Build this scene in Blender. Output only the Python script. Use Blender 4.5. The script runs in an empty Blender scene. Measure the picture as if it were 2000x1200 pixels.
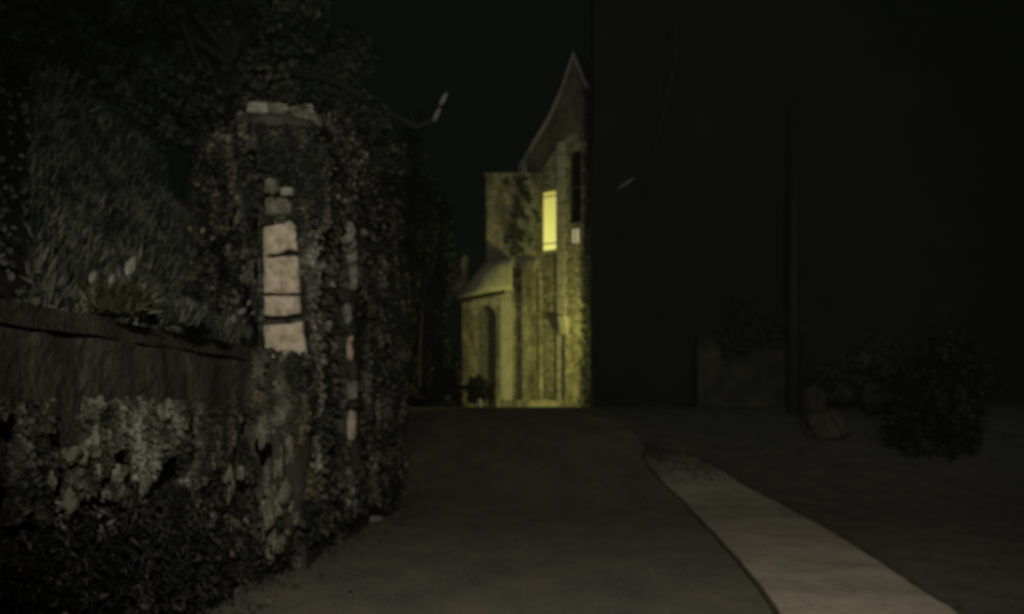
import bpy, bmesh, math, random
from mathutils import Vector, Matrix, noise
R = math.radians
random.seed(7)

# ------------------------------------------------------------------ camera, world, light
scene = bpy.context.scene
COL = scene.collection
EYE = 1.5
F = 1732.0                       # focal length in pixels of the 2000 px wide photograph
HOR = 800.0                      # row of the horizon
cam = bpy.data.cameras.new("camera")
cam.sensor_width = 36.0
cam.lens = F / 2000 * 36.0
cam.shift_y = 0.1
cam.clip_start = 0.05
cam.clip_end = 800
cam.dof.use_dof = True           # the camera has focused far too near in the dark
cam.dof.focus_distance = 1.3
cam.dof.aperture_fstop = 4.6
camo = bpy.data.objects.new("camera", cam)
COL.objects.link(camo)
camo.location = (0, 0, EYE)
camo.rotation_euler = (R(90), 0, 0)
scene.camera = camo

world = bpy.data.worlds.new("World")
scene.world = world
world.use_nodes = True
wn, wl = world.node_tree.nodes, world.node_tree.links
bg = wn["Background"]
sky = wn.new("ShaderNodeTexSky")
sky.sky_type = 'NISHITA'
sky.sun_disc = False
sky.sun_elevation = R(-8)
sky.sun_rotation = R(200)
add = wn.new("ShaderNodeMix")
add.data_type = 'RGBA'
add.blend_type = 'ADD'
add.inputs[0].default_value = 1.0
wl.new(sky.outputs[0], add.inputs[6])
add.inputs[7].default_value = (0.014, 0.018, 0.014, 1)
wl.new(add.outputs[2], bg.inputs[0])
bg.inputs[1].default_value = 0.1

fill_sun = bpy.data.lights.new("moon", 'SUN')
fill_sun.energy = 0.17  # added low fill that lifts dark upright surfaces, no real source
fill_sun.angle = R(30)
fill_sun.color = (0.92, 1.0, 0.86)
mo = bpy.data.objects.new("moon", fill_sun)
COL.objects.link(mo)
mo.rotation_euler = (R(80), 0, R(-12))

# lamp behind the camera that lights the near end of the lane
lamp = bpy.data.lights.new("lane_lamp", 'SPOT')
lamp.energy = 1650
lamp.color = (1.0, 0.93, 0.78)
lamp.spot_size = R(66)
lamp.spot_blend = 0.6
lamp.shadow_soft_size = 0.12
lo = bpy.data.objects.new("lane_lamp", lamp)
COL.objects.link(lo)
lo.location = (0.35, -1.8, 3.6)
lo.rotation_euler = (Vector((0.6, 9.0, 2.6)) - lo.location).to_track_quat('-Z', 'Y').to_euler()

# yellow yard lamp by the lit house, round the corner of the dark cottage
yl = bpy.data.lights.new("yard_lamp", 'POINT')
yl.energy = 400
yl.color = (1.0, 0.97, 0.27)
yl.shadow_soft_size = 0.15
yo = bpy.data.objects.new("yard_lamp", yl)
COL.objects.link(yo)
yo.location = (3.3, 27.2, 3.7)

scene.view_settings.view_transform = 'Standard'
scene.view_settings.look = 'None'
scene.view_settings.exposure = 0
scene.view_settings.gamma = 1

# ------------------------------------------------------------------ helpers
def px(x, y, Y):
    "point at distance Y on the line of sight through photograph pixel x, y"
    return Vector(((x - 1000) / F * Y, Y, EYE + (HOR - y) / F * Y))

def sstep(a, b, t):
    t = max(0.0, min(1.0, (t - a) / (b - a)))
    return t * t * (3 - 2 * t)

def gz(x, y):
    z = 1.56 * sstep(13, 23, y) - 0.75 * sstep(23.5, 29, y)
    return z + 0.10 * sstep(5, 11, x)

def hit(x, y):
    Y = 2.0
    while Y < 40:
        p = px(x, y, Y)
        if p.z <= gz(p.x, p.y):
            return p
        Y += 0.02
    return p

def tag(o, label=None, cat=None, group=None, kind=None):
    if label: o['label'] = label
    if cat: o['category'] = cat
    if group: o['group'] = group
    if kind: o['kind'] = kind
    return o

def link(name, me, mat=None, parent=None):
    o = bpy.data.objects.new(name, me)
    COL.objects.link(o)
    if mat: me.materials.append(mat)
    if parent: o.parent = parent
    return o

def thing(name, label, cat, loc=(0, 0, 0), group=None):
    o = bpy.data.objects.new(name, None)
    COL.objects.link(o)
    o.location = loc
    o.empty_display_size = 0.3
    tag(o, label, cat, group)
    return o

def from_bm(name, bm, mat, parent=None, smooth=False):
    if parent is not None:
        bm.transform(Matrix.Translation(-parent.location))
    bmesh.ops.recalc_face_normals(bm, faces=bm.faces)
    me = bpy.data.meshes.new(name)
    bm.to_mesh(me)
    bm.free()
    if smooth:
        for p in me.polygons: p.use_smooth = True
    return link(name, me, mat, parent)

def from_py(name, v, f, mat, parent=None, smooth=False):
    if parent is not None:
        L = parent.location
        v = [(a[0] - L.x, a[1] - L.y, a[2] - L.z) for a in v]
    me = bpy.data.meshes.new(name)
    me.from_pydata(v, [], f)
    me.update()
    if smooth:
        for p in me.polygons: p.use_smooth = True
    return link(name, me, mat, parent)

def hexa(bm, c):
    "eight corners: bottom ring then top ring"
    v = [bm.verts.new(p) for p in c]
    for f in ((0, 3, 2, 1), (4, 5, 6, 7), (0, 1, 5, 4), (1, 2, 6, 5), (2, 3, 7, 6), (3, 0, 4, 7)):
        bm.faces.new([v[i] for i in f])
    return v

def box(bm, x0, x1, y0, y1, z0, z1):
    return hexa(bm, [(x0, y0, z0), (x1, y0, z0), (x1, y1, z0), (x0, y1, z0), (x0, y0, z1), (x1, y0, z1), (x1, y1, z1), (x0, y1, z1)])

def obox(bm, o, u, n, u0, u1, n0, n1, z0, z1):
    "box in a wall's own axes: u along the wall, n out of it"
    P = lambda a, b, z: (o[0] + u[0] * a + n[0] * b, o[1] + u[1] * a + n[1] * b, z)
    return hexa(bm, [P(u0, n0, z0), P(u1, n0, z0), P(u1, n1, z0), P(u0, n1, z0), P(u0, n0, z1), P(u1, n0, z1), P(u1, n1, z1), P(u0, n1, z1)])

def rough(bm, amp, freq, cuts=0, seed=0, bevel=0):
    if bevel:
        bmesh.ops.bevel(bm, geom=list(bm.edges), offset=bevel, segments=2, affect='EDGES')
    if cuts:
        bmesh.ops.subdivide_edges(bm, edges=list(bm.edges), cuts=cuts, use_grid_fill=True)
    off = Vector((seed * 3.1, seed * 1.7, seed * 0.9))
    for v in bm.verts:
        n = noise.noise_vector(v.co * freq + off) + 0.5 * noise.noise_vector(v.co * freq * 2.7 + off)
        v.co += n * amp

def rock(name, c, s, mat, parent=None, seed=0, label=None, group=None, amp=0.16, box_like=0.0):
    bm = bmesh.new()
    bmesh.ops.create_icosphere(bm, subdivisions=4, radius=1.0)
    off = Vector((seed * 7.3, seed * 2.1, seed))
    for v in bm.verts:
        p = v.co.copy()
        if box_like:
            m = max(abs(p.x), abs(p.y), abs(p.z))
            p = p.lerp(p / m, box_like)
        p += p.normalized() * noise.noise(v.co * 1.6 + off) * amp * 1.6
        p += p.normalized() * noise.noise(v.co * 5.0 + off) * amp * 0.45
        v.co = Vector((p.x * s[0] + c[0], p.y * s[1] + c[1], p.z * s[2] + c[2]))
    o = from_bm(name, bm, mat, parent, smooth=True)
    if label: tag(o, label, 'stone', group)
    return o

def tube(bm, pts, rads, sides=8):
    rings = []
    for i, p in enumerate(pts):
        a = pts[max(0, i - 1)]; b = pts[min(len(pts) - 1, i + 1)]
        d = (b - a).normalized()
        s = d.cross(Vector((0.3, 0.1, 1)) if abs(d.z) < 0.9 else Vector((1, 0.2, 0))).normalized()
        t = d.cross(s)
        rings.append([bm.verts.new(p + (s * math.cos(k * 2 * math.pi / sides) + t * math.sin(k * 2 * math.pi / sides)) * rads[i]) for k in range(sides)])
    for a, b in zip(rings, rings[1:]):
        for k in range(sides):
            bm.faces.new((a[k], a[(k + 1) % sides], b[(k + 1) % sides], b[k]))
    bm.faces.new(rings[0][::-1]); bm.faces.new(rings[-1])

# ------------------------------------------------------------------ materials
def ramp(nt, stops):
    r = nt.nodes.new("ShaderNodeValToRGB")
    e = r.color_ramp.elements
    while len(e) < len(stops): e.new(0.5)
    for el, (p, c) in zip(e, stops):
        el.position = p; el.color = (*c, 1)
    return r

def mat_noise(name, stops, scale=3.0, detail=8, rough_=0.9, bump=0.3, bscale=30, stretch=(1, 1, 1), cells=0, joint=(0.05, 0.045, 0.035), cell_var=0.5, speck=None, mortar_w=0.06):
    m = bpy.data.materials.new(name)
    m.use_nodes = True
    nt = m.node_tree; N = nt.nodes; L = nt.links
    b = N["Principled BSDF"]
    b.inputs["Roughness"].default_value = rough_
    b.inputs["Specular IOR Level"].default_value = 0.25
    geo = N.new("ShaderNodeNewGeometry")
    mp = N.new("ShaderNodeMapping")
    mp.inputs['Scale'].default_value = stretch
    L.new(geo.outputs['Position'], mp.inputs[0])
    n1 = N.new("ShaderNodeTexNoise")
    n1.inputs['Scale'].default_value = scale; n1.inputs['Detail'].default_value = detail; n1.inputs['Roughness'].default_value = 0.62
    L.new(mp.outputs[0], n1.inputs['Vector'])
    r = ramp(nt, stops)
    L.new(n1.outputs[0], r.inputs[0])
    col = r.outputs[0]
    n2 = N.new("ShaderNodeTexNoise")
    n2.inputs['Scale'].default_value = bscale; n2.inputs['Detail'].default_value = 5
    L.new(geo.outputs['Position'], n2.inputs['Vector'])
    height = n2.outputs[0]
    if cells:
        mp2 = N.new("ShaderNodeMapping")
        mp2.inputs['Scale'].default_value = (cells, cells, cells * 1.7)
        nd = N.new("ShaderNodeTexNoise"); nd.inputs['Scale'].default_value = 4
        L.new(geo.outputs['Position'], nd.inputs['Vector'])
        mixv = N.new("ShaderNodeMix"); mixv.data_type = 'RGBA'; mixv.blend_type = 'LINEAR_LIGHT'; mixv.inputs[0].default_value = 0.10
        L.new(geo.outputs['Position'], mixv.inputs[6]); L.new(nd.outputs['Color'], mixv.inputs[7])
        L.new(mixv.outputs[2], mp2.inputs[0])
        v1 = N.new("ShaderNodeTexVoronoi"); v1.inputs['Scale'].default_value = 1; v1.feature = 'DISTANCE_TO_EDGE'
        v2 = N.new("ShaderNodeTexVoronoi"); v2.inputs['Scale'].default_value = 1
        L.new(mp2.outputs[0], v1.inputs['Vector']); L.new(mp2.outputs[0], v2.inputs['Vector'])
        hsv = N.new("ShaderNodeSeparateColor"); L.new(v2.outputs['Color'], hsv.inputs[0])
        mr = N.new("ShaderNodeMapRange"); mr.inputs[3].default_value = 1 - cell_var; mr.inputs[4].default_value = 1 + cell_var * 0.6
        L.new(hsv.outputs[0], mr.inputs[0])
        mul = N.new("ShaderNodeMix"); mul.data_type = 'RGBA'; mul.blend_type = 'MULTIPLY'; mul.inputs[0].default_value = 1
        L.new(col, mul.inputs[6]); L.new(mr.outputs[0], mul.inputs[7])
        e = N.new("ShaderNodeMapRange"); e.inputs[1].default_value = mortar_w * 0.4; e.inputs[2].default_value = mortar_w * 1.6
        L.new(v1.outputs['Distance'], e.inputs[0])
        mj = N.new("ShaderNodeMix"); mj.data_type = 'RGBA'
        L.new(e.outputs[0], mj.inputs[0]); mj.inputs[6].default_value = (*joint, 1); L.new(mul.outputs[2], mj.inputs[7])
        col = mj.outputs[2]
        ma = N.new("ShaderNodeMath"); ma.operation = 'MULTIPLY_ADD'; ma.inputs[1].default_value = 0.25
        L.new(height, ma.inputs[0]); L.new(e.outputs[0], ma.inputs[2])
        height = ma.outputs[0]
    if speck:
        sn = N.new("ShaderNodeTexNoise"); sn.inputs['Scale'].default_value = speck[0]; sn.inputs['Detail'].default_value = 3
        L.new(geo.outputs['Position'], sn.inputs['Vector'])
        sr = ramp(nt, [(speck[1], (0, 0, 0)), (speck[1] + 0.12, (1, 1, 1))])
        L.new(sn.outputs[0], sr.inputs[0])
        ms = N.new("ShaderNodeMix"); ms.data_type = 'RGBA'
        L.new(sr.outputs[0], ms.inputs[0]); L.new(col, ms.inputs[6]); ms.inputs[7].default_value = (*speck[2], 1)
        col = ms.outputs[2]
    L.new(col, b.inputs['Base Color'])
    bp = N.new("ShaderNodeBump"); bp.inputs['Strength'].default_value = bump; bp.inputs['Distance'].default_value = 0.04
    L.new(height, bp.inputs['Height']); L.new(bp.outputs[0], b.inputs['Normal'])
    return m

def mat_leaf(name, cols, patch_scale=2.5, stretch=(1, 1, 0.5), dull=0.35, detail=4):
    "leaf colour varies from leaf to leaf and between patches of young, old and dusty leaves"
    m = bpy.data.materials.new(name)
    m.use_nodes = True
    nt = m.node_tree; N = nt.nodes; L = nt.links
    b = N["Principled BSDF"]
    b.inputs["Roughness"].default_value = 0.6
    b.inputs["Specular IOR Level"].default_value = 0.3
    geo = N.new("ShaderNodeNewGeometry")
    mp = N.new("ShaderNodeMapping"); mp.inputs['Scale'].default_value = stretch
    L.new(geo.outputs['Position'], mp.inputs[0])
    n = N.new("ShaderNodeTexNoise"); n.inputs['Scale'].default_value = patch_scale; n.inputs['Detail'].default_value = detail; n.inputs['Roughness'].default_value = 0.6
    L.new(mp.outputs[0], n.inputs['Vector'])
    ma = N.new("ShaderNodeMath"); ma.operation = 'MULTIPLY_ADD'; ma.inputs[1].default_value = dull
    L.new(geo.outputs['Random Per Island'], ma.inputs[0])
    mb = N.new("ShaderNodeMath"); mb.operation = 'SUBTRACT'; mb.inputs[1].default_value = dull / 2
    L.new(n.outputs[0], mb.inputs[0]); L.new(mb.outputs[0], ma.inputs[2])
    r = ramp(nt, cols)
    L.new(ma.outputs[0], r.inputs[0]); L.new(r.outputs[0], b.inputs['Base Color'])
    return m

def mat_plain(name, c, rough_=0.7, emis=None, es=1.0):
    m = bpy.data.materials.new(name)
    m.use_nodes = True
    b = m.node_tree.nodes["Principled BSDF"]
    b.inputs["Base Color"].default_value = (*c, 1)
    b.inputs["Roughness"].default_value = rough_
    if emis:
        b.inputs["Emission Color"].default_value = (*emis, 1)
        b.inputs["Emission Strength"].default_value = es
    return m

M = {}
M['road'] = mat_noise('worn asphalt', [(0.32, (0.12, 0.12, 0.10)), (0.5, (0.17, 0.162, 0.128)), (0.66, (0.235, 0.205, 0.135))], scale=1.7, stretch=(1, .6, 1), bump=0.5, bscale=60, speck=(24, 0.55, (0.27, 0.25, 0.20)))
M['gravel'] = mat_noise('dark gravel', [(0.3, (0.08, 0.078, 0.066)), (0.5, (0.125, 0.118, 0.10)), (0.7, (0.17, 0.155, 0.12))], scale=2.2, bump=0.7, bscale=45, speck=(22, 0.58, (0.26, 0.25, 0.22)))
M['path'] = mat_noise('pale concrete paving', [(0.32, (0.34, 0.305, 0.24)), (0.5, (0.49, 0.435, 0.34)), (0.68, (0.60, 0.535, 0.42))], scale=1.6, bump=0.5, bscale=30, speck=(16, 0.58, (0.30, 0.26, 0.19)))
M['gritm'] = mat_leaf('loose grit', [(0.3, (0.06, 0.057, 0.047)), (0.75, (0.15, 0.138, 0.11))], patch_scale=3, dull=.4)  # dark flecks that paint the light falling off along the path
M['edge'] = mat_noise('rusty brown edging', [(0.3, (0.05, 0.035, 0.022)), (0.7, (0.12, 0.08, 0.05))], scale=5)
M['wall'] = mat_noise('dark mossy rubble', [(0.32, (0.02, 0.022, 0.016)), (0.5, (0.05, 0.048, 0.036)), (0.65, (0.10, 0.095, 0.075)), (0.78, (0.2, 0.19, 0.16))], scale=3.2, stretch=(1, 1, 0.55), bump=0.9, bscale=18, cells=4.2, joint=(0.02, 0.018, 0.012))
M['band'] = mat_noise('dark damp stone', [(0.34, (0.022, 0.023, 0.017)), (0.55, (0.045, 0.044, 0.033)), (0.72, (0.085, 0.08, 0.062))], scale=4.5, stretch=(1, 1, 0.5), bump=0.8, bscale=18, cells=0)
M['wallcap'] = mat_noise('dark earthy wall top', [(0.34, (0.02, 0.021, 0.015)), (0.7, (0.055, 0.052, 0.038))], scale=4, bump=0.8, bscale=22)
M['pale'] = mat_noise('pale limestone', [(0.32, (0.24, 0.20, 0.13)), (0.44, (0.42, 0.36, 0.25)), (0.56, (0.60, 0.48, 0.39)), (0.72, (0.66, 0.58, 0.51))], scale=9, bump=0.7, bscale=26)
M['greystone'] = mat_noise('dull lichened stone', [(0.3, (0.05, 0.05, 0.035)), (0.5, (0.13, 0.125, 0.09)), (0.7, (0.24, 0.23, 0.18))], scale=9, bump=0.9, bscale=24)
M['palegrey'] = mat_noise('weathered grey limestone', [(0.28, (0.10, 0.10, 0.075)), (0.48, (0.24, 0.235, 0.19)), (0.68, (0.36, 0.35, 0.30))], scale=7, bump=0.9, bscale=24)
M['facade'] = mat_noise('lichened yellow stone', [(0.33, (0.08, 0.07, 0.04)), (0.48, (0.22, 0.20, 0.14)), (0.6, (0.38, 0.35, 0.26)), (0.75, (0.46, 0.43, 0.33))], scale=1.5, bump=0.9, bscale=9, stretch=(1.6, 1.6, 0.6), cells=2.6, joint=(0.20, 0.18, 0.12), cell_var=0.18, mortar_w=0.03)
M['facade2'] = mat_noise('rough rubble stone', [(0.33, (0.20, 0.18, 0.11)), (0.5, (0.36, 0.33, 0.22)), (0.7, (0.48, 0.44, 0.31))], scale=2.5, bump=1.0, bscale=8, cells=4.0, joint=(0.14, 0.12, 0.07), cell_var=0.3, mortar_w=0.05)
M['trim'] = mat_noise('dressed pale stone', [(0.3, (0.30, 0.28, 0.20)), (0.6, (0.46, 0.43, 0.33)), (0.8, (0.52, 0.5, 0.4))], scale=3, bump=0.4, bscale=14)
M['slatehang'] = mat_noise('lichened hung slate', [(0.3, (0.045, 0.042, 0.03)), (0.5, (0.085, 0.08, 0.058)), (0.7, (0.16, 0.155, 0.12))], scale=1.4, bump=0.7, bscale=12)
M['rooft'] = mat_noise('dark slate', [(0.3, (0.018, 0.018, 0.016)), (0.7, (0.03, 0.03, 0.027))], scale=5, bump=0.6, bscale=12)
M['verge'] = mat_noise('pink grey verge board', [(0.3, (0.22, 0.19, 0.19)), (0.7, (0.32, 0.28, 0.28))], scale=5)
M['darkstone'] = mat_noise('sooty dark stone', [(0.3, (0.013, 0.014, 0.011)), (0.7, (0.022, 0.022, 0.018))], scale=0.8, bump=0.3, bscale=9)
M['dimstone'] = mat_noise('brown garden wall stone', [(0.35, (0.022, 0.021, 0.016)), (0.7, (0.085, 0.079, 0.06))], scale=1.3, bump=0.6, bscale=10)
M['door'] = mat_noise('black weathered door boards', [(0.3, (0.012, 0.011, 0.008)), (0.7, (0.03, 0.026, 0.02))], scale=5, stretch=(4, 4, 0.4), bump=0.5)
M['bark'] = mat_noise('dark bark', [(0.3, (0.03, 0.027, 0.02)), (0.7, (0.08, 0.07, 0.055))], scale=6, stretch=(1, 1, 0.3), bump=0.8, bscale=20)
M['palebark'] = mat_noise('bleached bare wood', [(0.3, (0.14, 0.14, 0.12)), (0.7, (0.24, 0.23, 0.21))], scale=8)
M['soil'] = mat_noise('black soil bank', [(0.3, (0.012, 0.013, 0.009)), (0.7, (0.035, 0.034, 0.025))], scale=2.5, bump=0.9, bscale=14)
M['ivy'] = mat_leaf('ivy leaves', [(0.40, (0.010, 0.012, 0.008)), (0.50, (0.030, 0.031, 0.022)), (0.58, (0.070, 0.068, 0.050)), (0.68, (0.15, 0.143, 0.113)), (0.80, (0.28, 0.27, 0.225))], patch_scale=4.6, stretch=(1, 1, 0.5), dull=0.13, detail=1.2)
M['ivy_ochre'] = mat_leaf('dead ochre ivy leaves', [(0.38, (0.02, 0.018, 0.010)), (0.52, (0.075, 0.064, 0.035)), (0.68, (0.18, 0.155, 0.09))], patch_scale=5, dull=0.3)
M['hedge'] = mat_leaf('tall stems and blades', [(0.38, (0.024, 0.031, 0.022)), (0.52, (0.08, 0.092, 0.07)), (0.66, (0.20, 0.21, 0.18))], patch_scale=2.6, stretch=(1, 1, 1), dull=0.30)
M['grass'] = mat_leaf('yellow green grass', [(0.38, (0.03, 0.032, 0.016)), (0.52, (0.07, 0.074, 0.038)), (0.68, (0.14, 0.148, 0.095))], patch_scale=5, stretch=(1, 1, 0.6), dull=0.3)
M['tree'] = mat_leaf('tree leaves', [(0.35, (0.012, 0.016, 0.010)), (0.52, (0.03, 0.036, 0.022)), (0.68, (0.07, 0.075, 0.05))], patch_scale=1.2, stretch=(1, 1, 1), dull=0.22)
M['weeds'] = mat_leaf('dark wet weeds', [(0.45, (0.005, 0.006, 0.004)), (0.58, (0.014, 0.015, 0.010)), (0.66, (0.10, 0.097, 0.078)), (0.76, (0.24, 0.23, 0.19))], patch_scale=4.2, stretch=(1, 1, .5), dull=0.1, detail=1.2)  # near-black tones paint the shade of the wall-foot hollow
M['soot'] = mat_leaf('blackish yew needles', [(0.35, (0.006, 0.007, 0.005)), (0.6, (0.014, 0.016, 0.011))], patch_scale=1.0, dull=0.22)
M['black'] = mat_leaf('dark evergreen leaves', [(0.35, (0.018, 0.022, 0.015)), (0.6, (0.038, 0.043, 0.03))], patch_scale=1.0, dull=0.22)
M['greybush'] = mat_leaf('grey leaves', [(0.4, (0.03, 0.034, 0.026)), (0.6, (0.11, 0.115, 0.10)), (0.7, (0.22, 0.22, 0.20))], patch_scale=2.4, dull=0.25)
M['paleleaf'] = mat_plain('pale broad leaves', (0.15, 0.15, 0.12), 0.6)
M['frame'] = mat_plain('dark window bars', (0.05, 0.045, 0.02), 0.6)
M['pole'] = mat_plain('black tarred timber', (0.012, 0.011, 0.010), 0.8)
M['white'] = mat_noise('dirty white paint', [(0.3, (0.35, 0.36, 0.34)), (0.7, (0.6, 0.6, 0.57))], scale=9)

def mat_lit(name, top, bot, z0, z1, s):
    "a lit room seen through a blind: brighter low down where the room lamp hangs"
    m = bpy.data.materials.new(name); m.use_nodes = True
    nt = m.node_tree; N = nt.nodes; L = nt.links
    b = N["Principled BSDF"]; b.inputs['Base Color'].default_value = (0.3, 0.28, 0.1, 1)
    geo = N.new("ShaderNodeNewGeometry"); sx = N.new("ShaderNodeSeparateXYZ"); L.new(geo.outputs['Position'], sx.inputs[0])
    mr = N.new("ShaderNodeMapRange"); mr.inputs[1].default_value = z0; mr.inputs[2].default_value = z1
    L.new(sx.outputs[2], mr.inputs[0])
    r = ramp(nt, [(0.0, bot), (1.0, top)])
    L.new(mr.outputs[0], r.inputs[0]); L.new(r.outputs[0], b.inputs['Emission Color']); b.inputs['Emission Strength'].default_value = s
    return m

# ------------------------------------------------------------------ ground, road, footpath
def sheet(name, xs_of, ys, mat, dz, nx):
    v, f = [], []
    for y in ys:
        a, b = xs_of(y)
        for i in range(nx + 1):
            x = a + (b - a) * i / nx
            v.append((x, y, gz(x, y) + dz + 0.006 * noise.noise(Vector((x * 1.3, y * 1.3, 0)))))
    for j in range(len(ys) - 1):
        for i in range(nx):
            k = j * (nx + 1) + i
            f.append((k, k + 1, k + nx + 2, k + nx + 1))
    return from_py(name, v, f, mat, smooth=True)

def frange(a, b, s):
    n = int(round((b - a) / s))
    return [a + (b - a) * i / n for i in range(n + 1)]

ys_g = [-110, -40] + frange(-12, 40, 0.5) + [60, 110]
v, f = [], []
xs_g = [-110, -40] + frange(-16, 24, 1.0) + [50, 110]
for y in ys_g:
    for x in xs_g:
        v.append((x, y, gz(x, y) - 0.006))
W = len(xs_g)
for j in range(len(ys_g) - 1):
    for i in range(W - 1):
        k = j * W + i
        f.append((k, k + 1, k + W + 1, k + W))
tag(from_py('ground', v, f, M['gravel'], smooth=True), 'dark gravelly ground either side of the lane', kind='structure')

def wall_x(y):                       # lane-side line of the left walls
    return -2.36 + 0.075 * (y - 6.5)

def interp(pts, y):
    if y <= pts[0][1]:
        a, b = pts[0], pts[1]
    elif y >= pts[-1][1]:
        a, b = pts[-2], pts[-1]
    else:
        for a, b in zip(pts, pts[1:]):
            if a[1] <= y <= b[1]: break
    t = (y - a[1]) / (b[1] - a[1])
    return a[0] + (b[0] - a[0]) * t

Lp = [hit(*q) for q in ((1518, 1200), (1491, 1158), (1438, 1093), (1390, 1040), (1337, 981), (1246, 885), (1230, 868))]
Rp = [hit(*q) for q in ((1860, 1200), (1811, 1168), (1684, 1083), (1609, 1035), (1523, 987), (1417, 928), (1326, 875))]
Lp = [(p.x, p.y) for p in Lp]; Rp = [(p.x, p.y) for p in Rp]
yend = hit(1275, 874).y
def taper(y): return 0.6 * sstep(yend - 1.0, yend, y)
def left_edge(y): return interp(Lp, y) + taper(y) * .5 + 0.008 * noise.noise(Vector((3, y * 1.1, 0))) + 0.010 * noise.noise(Vector((3, y * 4.1, 0)))
def right_edge(y): return interp(Rp, y) - taper(y) + 0.01 * noise.noise(Vector((9, y * 1.0, 0))) + 0.018 * noise.noise(Vector((9, y * 3.7, 0)))
tag(sheet('road', lambda y: (wall_x(y) - 0.4, left_edge(y) - 0.02), frange(-8, 24, 0.2), M['road'], 0.004, 14), 'narrow worn asphalt lane running between ivy wall and pale footpath', kind='structure')
# raised pale path with real thickness
v, f = [], []
ys = frange(-4, yend, 0.12)
for y in ys:
    a, b = left_edge(y), right_edge(y)
    row = [(a, -0.03), (a + 0.006, 0.035)] + [(a + (b - a) * i / 8, 0.042) for i in range(1, 8)] + [(b - 0.006, 0.035), (b, -0.03)]
    for x, z in row:
        v.append((x, y, gz(x, y) + z + 0.004 * noise.noise(Vector((x * 3, y * 3, 1)))))
n = 11
for j in range(len(ys) - 1):
    for i in range(n - 1):
        k = j * n + i
        f.append((k, k + 1, k + n + 1, k + n))
f.append(tuple(range(n))[::-1]); f.append(tuple((len(ys) - 1) * n + i for i in range(n)))
tag(from_py('footpath', v, f, M['path']), 'pale concrete footpath strip curving off to the right of the lane', kind='structure')
v, f = [], []
ys = [q for q in ys if q < yend - 1.1]
for y in ys:
    a = left_edge(y)
    w = 0.03 + 0.02 * abs(noise.noise(Vector((5, y * 2.3, 0))))
    for x, z in ((a - w, 0.0), (a - w, 0.018), (a - 0.003, 0.020), (a - 0.003, 0.0)):
        v.append((x, y, gz(x, y) + z))
for j in range(len(ys) - 1):
    for i in range(3):
        k = j * 4 + i
        f.append((k, k + 1, k + 5, k + 4))
tag(from_py('kerb', v, f, M['edge']), 'thin reddish brown dirt edge along the pale footpath', kind='structure')

# ------------------------------------------------------------------ foliage builder
def leafmesh(name, pts, mat, parent=None, size=(0.05, 0.09), aspect=0.8, up=0.0, seed=1, lean=None, spread=0.22):
    "pts: list of (position, outward normal). each leaf is a folded four-point blade"
    rnd = random.Random(seed)
    v, f = [], []
    for p, n in pts:
        s = rnd.uniform(*size)
        d = Vector((rnd.gauss(0, 1), rnd.gauss(0, 1), rnd.gauss(0, 1) - up)).normalized()
        if lean is not None:
            d = (Vector(lean) + d * spread).normalized()
        nn = (n + Vector((rnd.gauss(0, .45), rnd.gauss(0, .45), rnd.gauss(0, .45)))).normalized()
        d = (d - nn * d.dot(nn))
        if d.length < 1e-3: continue
        d.normalize()
        w = d.cross(nn) * s * aspect * 0.5
        k = len(v)
        v += [tuple(p), tuple(p + d * s * 0.45 + w + nn * s * 0.12), tuple(p + d * s), tuple(p + d * s * 0.45 - w + nn * s * 0.12)]
        f += [(k, k + 1, k + 2), (k, k + 2, k + 3)]
    return from_py(name, v, f, mat, parent)

def clump_ok(p, sc, thr, seed=0):
    return noise.noise(Vector((p[0] * sc, p[1] * sc, p[2] * sc * 0.6 + seed * 5.1))) > thr

def crown_pts(c, r, n, seed, hollow=0.45, lobes=26):
    rnd = random.Random(seed)
    L = []
    for _ in range(lobes):
        while True:
            q = Vector((rnd.uniform(-1, 1), rnd.uniform(-1, 1), rnd.uniform(-1, 1)))
            if hollow < q.length < 0.95: break
        L.append((Vector((c[0] + q.x * r[0], c[1] + q.y * r[1], c[2] + q.z * r[2])), rnd.uniform(0.18, 0.36)))
    out = []
    for _ in range(n):
        lc, lr = rnd.choice(L)
        d = Vector((rnd.gauss(0, 1), rnd.gauss(0, 1), rnd.gauss(0, 1))).normalized()
        k = lr * rnd.uniform(0.35, 1.0) ** 0.6
        out.append((lc + Vector((d.x * r[0], d.y * r[1], d.z * r[2])) * k, d))
    return out

def make_tree(name, label, base, h, c, r, n, mat, seed, group=None, size=(0.12, 0.24), limbs=7):
    t = thing(name, label, 'tree', base, group)
    rnd = random.Random(seed)
    B = Vector(base); C = Vector(c)
    bm = bmesh.new()
    mid = B.lerp(C, 0.5) + Vector((rnd.uniform(-.3, .3), rnd.uniform(-.3, .3), 0))
    w = 0.05 * h ** 0.8
    tube(bm, [B - Vector((0, 0, .2)), B + Vector((0, 0, 0.4)), mid, C, C + Vector((0, 0, r[2] * 0.7))], [w * 1.4, w, w * .75, w * .45, w * .12], 10)
    for k in range(limbs if mat != M['black'] else 4):
        s = mid.lerp(C, rnd.uniform(0, 1))
        a = rnd.uniform(0, 2 * math.pi)
        e = C + Vector((math.cos(a) * r[0] * .75, math.sin(a) * r[1] * .75, rnd.uniform(-.3, .6) * r[2]))
        tube(bm, [s, s.lerp(e, .5) + Vector((0, 0, .15)), e], [w * .4, w * .22, w * .07], 6)
    from_bm('trunk', bm, M['pole'], t, smooth=True)
    leafmesh('crown', crown_pts(c, r, n, seed), mat, t, size=size, seed=seed)
    return t

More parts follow.
